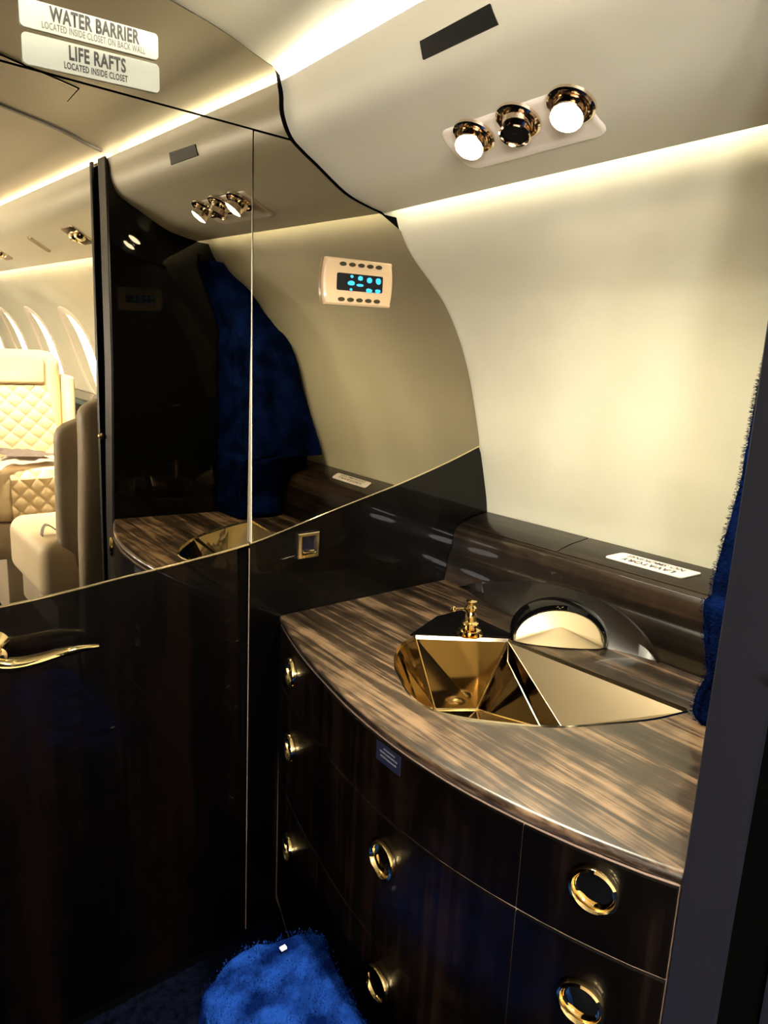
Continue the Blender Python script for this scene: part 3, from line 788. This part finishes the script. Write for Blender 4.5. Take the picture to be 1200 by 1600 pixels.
# square gold latch below the mirror
lt = thing('door_latch', (0.626, yp(0.626, -0.33), -0.332), 'square gold recessed latch on the dark wood below the mirror', 'latch')
def lf(off): return lambda p: (p[0], yp(p[0], p[1]) - off, p[1])
sq = [(0.6045, -0.3315), (0.6485, -0.3315), (0.6485, -0.2865), (0.6045, -0.2865)]; si = [(0.6125, -0.3245), (0.6415, -0.3245), (0.6415, -0.2925), (0.6125, -0.2925)]
b = B(); sm = inset(sq, 0.002)
b.loft([[lf(0.0)(p) for p in sq], [lf(0.005)(p) for p in sq], [lf(0.0065)(p) for p in sm], [lf(0.0065)(p) for p in inset(si, -0.001)], [lf(0.001)(p) for p in si]], caps=False)
part('frame', b, 'gold_pale', lt)
part('recess', B().slab(si, [], lf(0.0022), lf(0.0008)), 'screen_dark', lt, label='dark recess plate', smooth=False)
part('catch', B().box((0.616, yp(0.63, -.32) - 0.006, -0.323), (0.639, yp(0.63, -.32) - 0.002, -0.3175), bev=0.0015), 'gold', lt)

# placard on the ledge lid (reads from the wall side)
def lz(x): return interp([(p[0], p[1]) for p in sorted(led[:5])], x) + 0.0018
pk = thing('ledge_placard', (1.035, 0.59, lz(1.035)), 'small white placard lying upside down on the ledge against the wall', 'placard')
pc = rrect(1.018, 1.050, 0.520, 0.662, 0.006)
pc = [(x, y - (x - 1.034) * 0.5) for x, y in pc]
part('plate', B().slab(pc, [], lambda p: (p[0], p[1], lz(p[0]) + 0.0022), lambda p: (p[0], p[1], lz(p[0]) + 0.0006)), 'placard_white', pk, smooth=False)
for txt, w, h, cx in (('LAVATORY', 0.094, 0.0085, 1.0275), ('NO SMOKING', 0.100, 0.0085, 1.0410)):
    tb = text_bm(txt, w, h, 0.01)
    for v in tb.bm.verts:
        x = cx - v.co.y * 1.0; y = 0.591 + v.co.x - (x - 1.034) * 0.5
        # lettering runs along the wall, tops of the letters towards the room
        x = cx - v.co.y
        v.co = Vector((x, y, lz(x) + 0.0028))
    part('lettering', tb, 'placard_ink', pk, label='faint words', smooth=False)

# dark blue label on the fixed panel
bl = thing('cabinet_label', (0.487, 0.60, -0.475), 'tiny dark blue label with pale lines below the counter edge', 'label')
def cabp(off): return lambda p: (cabx(p[0], 0.0) - off, p[0], p[1])
part('plate', B().slab([(0.610, -0.474), (0.610, -0.4485), (0.562, -0.4485), (0.562, -0.474)], [], cabp(0.0012), cabp(0.0)), 'blue_label', bl, smooth=False)
b = B()
for k, (a, c) in enumerate(((0.594, 0.572), (0.602, 0.567), (0.600, 0.569))):
    z = -0.4545 - k * 0.0055
    b.slab([(a, z), (a, z + 0.0018), (c, z + 0.0018), (c, z)], [], cabp(0.0018), cabp(0.0011))
part('text_lines', b, 'blue_label_ink', bl, label='three pale unreadable text lines', smooth=False)

# small parts: hatch in the ceiling, catch on the jamb
b = B(); hx = [(0.18, 0.432), (0.425, 0.432), (0.418, 0.52), (0.18, 0.52)]
b.slab(hx, [], lambda p: (p[0], p[1], ceil_z(p[0]) - 0.003), lambda p: (p[0], p[1], ceil_z(p[0]) + 0.001))
hq = b; hq2 = B(); hq2.slab([(0.177, 0.429), (0.428, 0.429), (0.421, 0.523), (0.177, 0.523)], [], lambda p: (p[0], p[1], ceil_z(p[0]) - 0.0012), lambda p: (p[0], p[1], ceil_z(p[0]) + 0.001))
struct('trim_7', hq2, 'gap_black', smooth=False, label='shadow gap around the ceiling hatch')
solo('ceiling_hatch', b, 'ceiling_cream', 'thin flush access hatch in the ceiling, seen in the mirror over the door', 'hatch', smooth=False)
b = B(); b.lathe([(0.001, 0), (0.0075, 0), (0.0075, 0.003), (0.005, 0.006), (0.0045, 0.011), (0.001, 0.012)], (JX - 0.003, 0.196, -0.228), ax=(-1, 0, 0), n=20)
solo('door_stud', b, 'gold', 'small gold stud on the edge of the partition beside the cabin opening', 'stud')

# ------------------------------------------------------------------ towels
def fibres(b, pts_normals, ln, w, n):
    for _ in range(n):
        p, nn = random.choice(pts_normals)
        p = Vector(p) + Vector((random.uniform(-1, 1), random.uniform(-1, 1), random.uniform(-1, 1))) * 0.003
        d = (Vector(nn) + Vector((random.uniform(-1, 1), random.uniform(-1, 1), random.uniform(-1, 1))) * 0.7).normalized() * ln * random.uniform(0.5, 1.2)
        s = d.cross(Vector((random.uniform(-1, 1), random.uniform(-1, 1), random.uniform(-1, 1)))).normalized() * w
        b.bm.faces.new([b.bm.verts.new(p - s), b.bm.verts.new(p + s), b.bm.verts.new(p + d)])
tw = thing('hanging_towel', (0.88, 0.35, -0.425), 'royal blue fluffy towel hanging behind the partition edge at the side wall', 'towel')
TWY = [(-0.4267, 0.376), (-0.4256, 0.3825), (-0.41, 0.3835), (-0.3924, 0.382), (-0.3737, 0.3757), (-0.3581, 0.3726), (-0.3218, 0.3841), (-0.2803, 0.3903), (-0.2491, 0.3924), (-0.2076, 0.3882), (-0.1194, 0.3757), (-0.0104, 0.3716), (0.0311, 0.3654), (0.0467, 0.356), (0.058, 0.3373), (0.1, 0.3238), (0.21, 0.3166)]
rings = []; pn = []
for i in range(90):
    z = -0.4265 + (0.205 + 0.4265) * i / 89
    x0 = 0.82; x1 = min(side_x(z) - 0.006, 0.955) if z < -0.27 else side_x(z) - 0.006
    if z > 0.05: x0 = 0.82 - 0.35 * (z - 0.05)
    ring = []
    for k in range(30):
        u = k / 29; x = x0 + (x1 - x0) * u
        yf = interp(TWY, z) + 0.12 * (x - x0)
        e = min(1.0, max(0.0, u * 14)) ** 0.5 * min(1.0, (1 - u) * 14 + 0.02) ** 0.5
        y = y_part(x) + 0.002 + (yf - y_part(x)) * e + 0.010 * (0.5 - 0.5 * math.cos(x * 75 + z * 5)) * (u > 0.1) * e + 0.0008 * random.uniform(-1, 1)
        ring.append((x, y, z)); pn.append(((x, y, z), (-0.6 if k < 4 else 0, 1, 0)))
    ring += [(x1, y_part(x1) + 0.0015, z), (x0, y_part(x0) + 0.0015, z)]
    rings.append(ring)
b = B(); b.loft(rings); part('cloth', b, 'towel_blue', tw, ang=80)
b = B(); fibres(b, pn, 0.0032, 0.0004, 14000)
fibres(b, [q for q in pn if q[1][0] < 0], 0.003, 0.0004, 7000); o = part('pile', b, 'towel_blue', tw, label='short terry pile', smooth=False); o['kind'] = 'stuff'
part('hook', B().tube([(0.77, y_part(0.77), 0.222), (0.77, y_part(0.77) + 0.018, 0.220), (0.77, y_part(0.77) + 0.018, 0.195)], 0.003, n=8), 'lacquer_black', tw)

# low stool with a blue towel over it
TZ = -0.75
st = thing('stool', (0.37, 0.53, -ZF), 'low black upholstered stool under the crumpled royal blue towel', 'stool')
part('seat', B().box((0.285, 0.36, -0.86), (0.440, 0.690, -0.775), bev=0.02, seg=4), 'lacquer_black', st)
part('plinth', B().box((0.30, 0.38, -1.0525), (0.425, 0.675, -0.862), bev=0.005), 'lacquer_black', st)
mt = thing('stool_towel', (0.37, 0.53, TZ - 0.10), 'crumpled royal blue towel draped over the low stool below the drawers', 'towel')
from mathutils import noise as mnoise
def mh(x, y): return 0.0050 * mnoise.noise(Vector((x * 30, y * 26, 0))) + 0.0028 * mnoise.noise(Vector((x * 90, y * 60, 3)))
outl = smooth_pts([(0.452, 0.670), (0.440, 0.683), (0.418, 0.690), (0.395, 0.694), (0.372, 0.703), (0.350, 0.704), (0.331, 0.698), (0.308, 0.686), (0.287, 0.677), (0.279, 0.655), (0.270, 0.62), (0.262, 0.55), (0.262, 0.40), (0.30, 0.345), (0.36, 0.335), (0.40, 0.345), (0.415, 0.42), (0.424, 0.52), (0.436, 0.60), (0.448, 0.645)], 4)
cxm, cym = 0.36, 0.53
rings = []
for s_, dz in ((1.03, -0.13), (1.045, -0.09), (1.03, -0.04), (1.015, -0.012), (0.985, -0.002), (0.94, 0.0), (0.88, 0), (0.8, 0), (0.7, 0), (0.6, 0), (0.48, 0), (0.34, 0), (0.2, 0), (0.06, 0)):
    rings.append([(cxm + (x - cxm) * s_, cym + (y - cym) * s_, TZ + dz + mh(x * s_, y * s_ + dz) * (1 if dz > -0.05 else 3)) for x, y in outl[:-1]])
b = B(); b.loft(rings); part('cloth', b, 'mat_blue', mt, ang=80)
def instool(x, y):
    c = False; n = len(outl)
    for i in range(n):
        (xa, ya), (xb, yb) = outl[i], outl[i - 1]
        if (ya > y) != (yb > y) and x < (xb - xa) * (y - ya) / (yb - ya) + xa: c = not c
    return c
pn = []
for _ in range(6000):
    x, y = random.uniform(0.26, 0.455), random.uniform(0.45, 0.705)
    if instool(x, y): pn.append(((x, y, TZ + mh(x, y)), (0, 0, 1)))
b = B(); fibres(b, pn, 0.0032, 0.0006, 9000); o = part('pile', b, 'mat_blue', mt, label='short terry pile', smooth=False); o['kind'] = 'stuff'
part('care_tag', B().box((0.392, 0.668, TZ + 0.002), (0.400, 0.674, TZ + 0.0045)), 'white_tag', mt, label='white tag', smooth=False)

# ------------------------------------------------------------------ cabin furniture (seen in the mirror)
def quilt(f, nu, nv, ru, rv, amp):
    """f(u,v) -> (point, normal); diamond quilting"""
    def g(u, v):
        p, n = f(u, v)
        a, c = u * ru + v * rv, u * ru - v * rv
        h = (abs(math.sin(math.pi * a)) * abs(math.sin(math.pi * c))) ** 0.35
        return Vector(p) + Vector(n) * amp * h
    return B().grid(g, nu, nv)
far = thing('facing_seat', (0.63, -0.95, -ZF), 'cream quilted leather cabin seat facing the doorway, clothes on it', 'seat')
def rb(a, c, bev=0.03, seg=5, rot=None): return B().box(a, c, bev=bev, seg=seg, rot=rot)
rz = Matrix.Rotation(math.radians(-7), 3, 'X')
part('backrest', rb((0.43, -1.17, -0.62), (0.805, -1.0, -0.07), 0.055, 6), 'leather_cream', far)
part('headrest', rb((0.47, -1.01, -0.195), (0.735, -0.985, -0.085), 0.012, 3), 'leather_cream', far)
bq = quilt(lambda u, v: ((0.47 + u * (0.27 + 0.055 * (1 - v)), -0.994, -0.50 + v * 0.30), (0, 1, 0)), 110, 110, 4.6, 4.9, 0.006)
part('quilted_back', bq, 'leather_cream', far, label='diamond quilted back panel', ang=80)
part('wing', rb((0.803, -1.12, -0.67), (0.838, -0.96, -0.16), 0.015, 4), 'leather_cream', far)
part('cushion', rb((0.44, -1.02, -0.665), (0.80, -0.705, -0.475), 0.045, 6), 'leather_cream', far)
cq = quilt(lambda u, v: ((0.53 + u * 0.24, -0.703 - 0.02 * max(0, (v - 0.85)) / 0.15, -0.655 + v * 0.175), (0, 1, 0)), 100, 80, 4.2, 2.9, 0.007)
part('quilted_front', cq, 'leather_cream', far, label='diamond quilted cushion front', ang=80)
part('base', rb((0.47, -1.05, -0.80), (0.78, -0.72, -0.668), 0.01, 2), 'leather_taupe', far)
part('pedestal', rb((0.52, -1.0, -1.052), (0.73, -0.8, -0.80), 0.01, 2), 'leather_taupe', far)
# garments
def drape(x0, x1, y0, y1, z, seed, m, label, name):
    def f(u, v):
        x = x0 + (x1 - x0) * u; y = y0 + (y1 - y0) * v
        h = mnoise.noise(Vector((x * 14 + seed, y * 14, seed))) * 0.022 + mnoise.noise(Vector((x * 40 + seed, y * 35, seed))) * 0.006
        sk = 0.03 * math.sin(u * 3 + seed)
        return (x + 0.03 * mnoise.noise(Vector((v * 3, seed, 1))), y + sk, z + max(0.0, h) + 0.012 * math.sin(math.pi * u) ** 0.5)
    b = B().grid(f, 40, 26)
    g = bmesh.ops.solidify(b.bm, geom=b.bm.faces[:], thickness=0.004)
    return solo(name, b, m, label, 'garment', ang=70)
drape(0.50, 0.70, -0.90, -0.72, -0.468, 2.0, 'cloth_white', 'white folded shirt lying on the quilted seat cushion', 'folded_shirt')
drape(0.55, 0.715, -0.96, -0.80, -0.452, 5.3, 'cloth_grey', 'dark grey jacket crumpled on the quilted seat, over the shirt', 'folded_jacket')

near = thing('rear_facing_seat', (0.72, -0.2, -ZF), 'taupe leather cabin seat seen from behind at the dark partition edge', 'seat')
def shell(x0, x1, prof, bulge):
    rings = []; ztop = prof[-1][0] + 0.002; prof = smooth_pts(prof, 4)
    for z, y, th in prof:
        ring = []
        for k in range(28):
            a = 2 * math.pi * k / 28; ca, sa = math.cos(a), math.sin(a)
            e = 0.55
            ring.append(((x0 + x1) / 2 + math.copysign(abs(ca) ** e, ca) * (x1 - x0) / 2 * (1 if z < ztop - 0.07 else max(0.05, 1 - ((z - ztop + 0.07) / 0.07) ** 2.6) ** 0.5), y + math.copysign(abs(sa) ** e, sa) * th / 2, z))
        rings.append(ring)
    return B().loft(rings)
part('back_shell', shell(0.556, 0.93, [(-0.95, -0.06, 0.05), (-0.72, -0.05, 0.07), (-0.55, -0.04, 0.09), (-0.40, -0.02, 0.10), (-0.30, -0.01, 0.10), (-0.22, -0.01, 0.095), (-0.17, -0.015, 0.08), (-0.15, -0.018, 0.05), (-0.142, -0.02, 0.015)], 0), 'leather_taupe', near, ang=80)
part('back_cushion', shell(0.522, 0.90, [(-0.80, -0.15, 0.06), (-0.70, -0.14, 0.085), (-0.5, -0.13, 0.08), (-0.35, -0.12, 0.08), (-0.25, -0.115, 0.075), (-0.225, -0.115, 0.06), (-0.21, -0.115, 0.02)], 0), 'leather_taupe', near, ang=80)
part('cushion', rb((0.468, -0.50, -0.76), (0.90, -0.10, -0.575), 0.045, 6), 'leather_cream', near)
part('base', rb((0.50, -0.48, -0.86), (0.87, -0.08, -0.765), 0.01, 2), 'leather_taupe', near)
part('pedestal', rb((0.56, -0.4, -1.052), (0.80, -0.12, -0.86), 0.01, 2), 'leather_taupe_dark', near)
b = B()
bp_ = smooth_pts([(0.535, -0.19, -0.563), (0.512, -0.195, -0.545), (0.500, -0.20, -0.558), (0.497, -0.205, -0.60), (0.508, -0.208, -0.66)], 6)
b.loft([[(x, y - 0.012, z), (x, y + 0.012, z), (x + 0.002, y + 0.012, z + 0.002), (x + 0.002, y - 0.012, z + 0.002)] for x, y, z in bp_])
part('seat_belt', b, 'belt_grey', near, label='grey belt strap hanging over the cushion')

for sx_, sy_ in ((0.62, -0.85), (0.60, -0.62)):  # lamps added over the seats to brighten the cabin in the mirror
    ld = bpy.data.lights.new('cabin_seat_fill', 'SPOT'); ld.energy = L_CFILL; ld.color = (1.0, 0.9, 0.72); ld.shadow_soft_size = 0.02; ld.spot_size = math.radians(80); ld.spot_blend = 0.6
    lo_ = bpy.data.objects.new('cabin_seat_fill', ld); COL.objects.link(lo_); lo_.location = W(sx_, sy_, 0.26)
    lo_.rotation_euler = Vector((0.02, -0.12, -0.9)).to_track_quat('-Z', 'Y').to_euler()

cl = thing('cabin_side_ledge', (1.0, -2.0, -0.40), 'black glossy cabin side ledge with pale metal edges under the windows', 'ledge')
part('body', B().loft([[(0.93, y, -0.375), (0.93, y, -0.285), (0.945, y, -0.275), (1.055, y, -0.272), (1.055, y, -0.375)] for y in (-4.2, -0.3)]), 'lacquer_black', cl, smooth=False)
for zz in (-0.287, -0.352):
    part('edge_strip', B().box((0.926, -4.2, zz - 0.008), (0.9305, -0.3, zz + 0.006)), 'edge_cyan', cl, smooth=False)

# cabin reading lights in the valance
for i, yy in enumerate((-0.27, -0.67, -1.21)):
    names = ('nearest the doorway', 'in the middle', 'farthest from the doorway')
    t = thing('cabin_reading_light', (0.65, yy, 0.27), 'small brass reading light plate on the cabin valance, ' + names[i], 'reading light', 'reading lights along the cabin valance')
    w = 0.055 if i != 1 else 0.02
    part('plate', B().slab(rrect(0.62, 0.685, yy - w, yy + w, 0.012), [], lambda p: (p[0], p[1], val_z(p[0]) - 0.004), lambda p: (p[0], p[1], val_z(p[0]) + 0.001)), 'chrome_warm', t, smooth=False)
    if i != 1:
        for dy in (-0.025, 0.022):
            part('bulb_ring', B().lathe([(0.006, -0.003), (0.018, 0.0), (0.017, 0.006), (0.012, 0.012), (0.001, 0.013)], (0.653, yy + dy, val_z(0.653) - 0.003), ax=NRM, n=20), 'gold_pale', t)
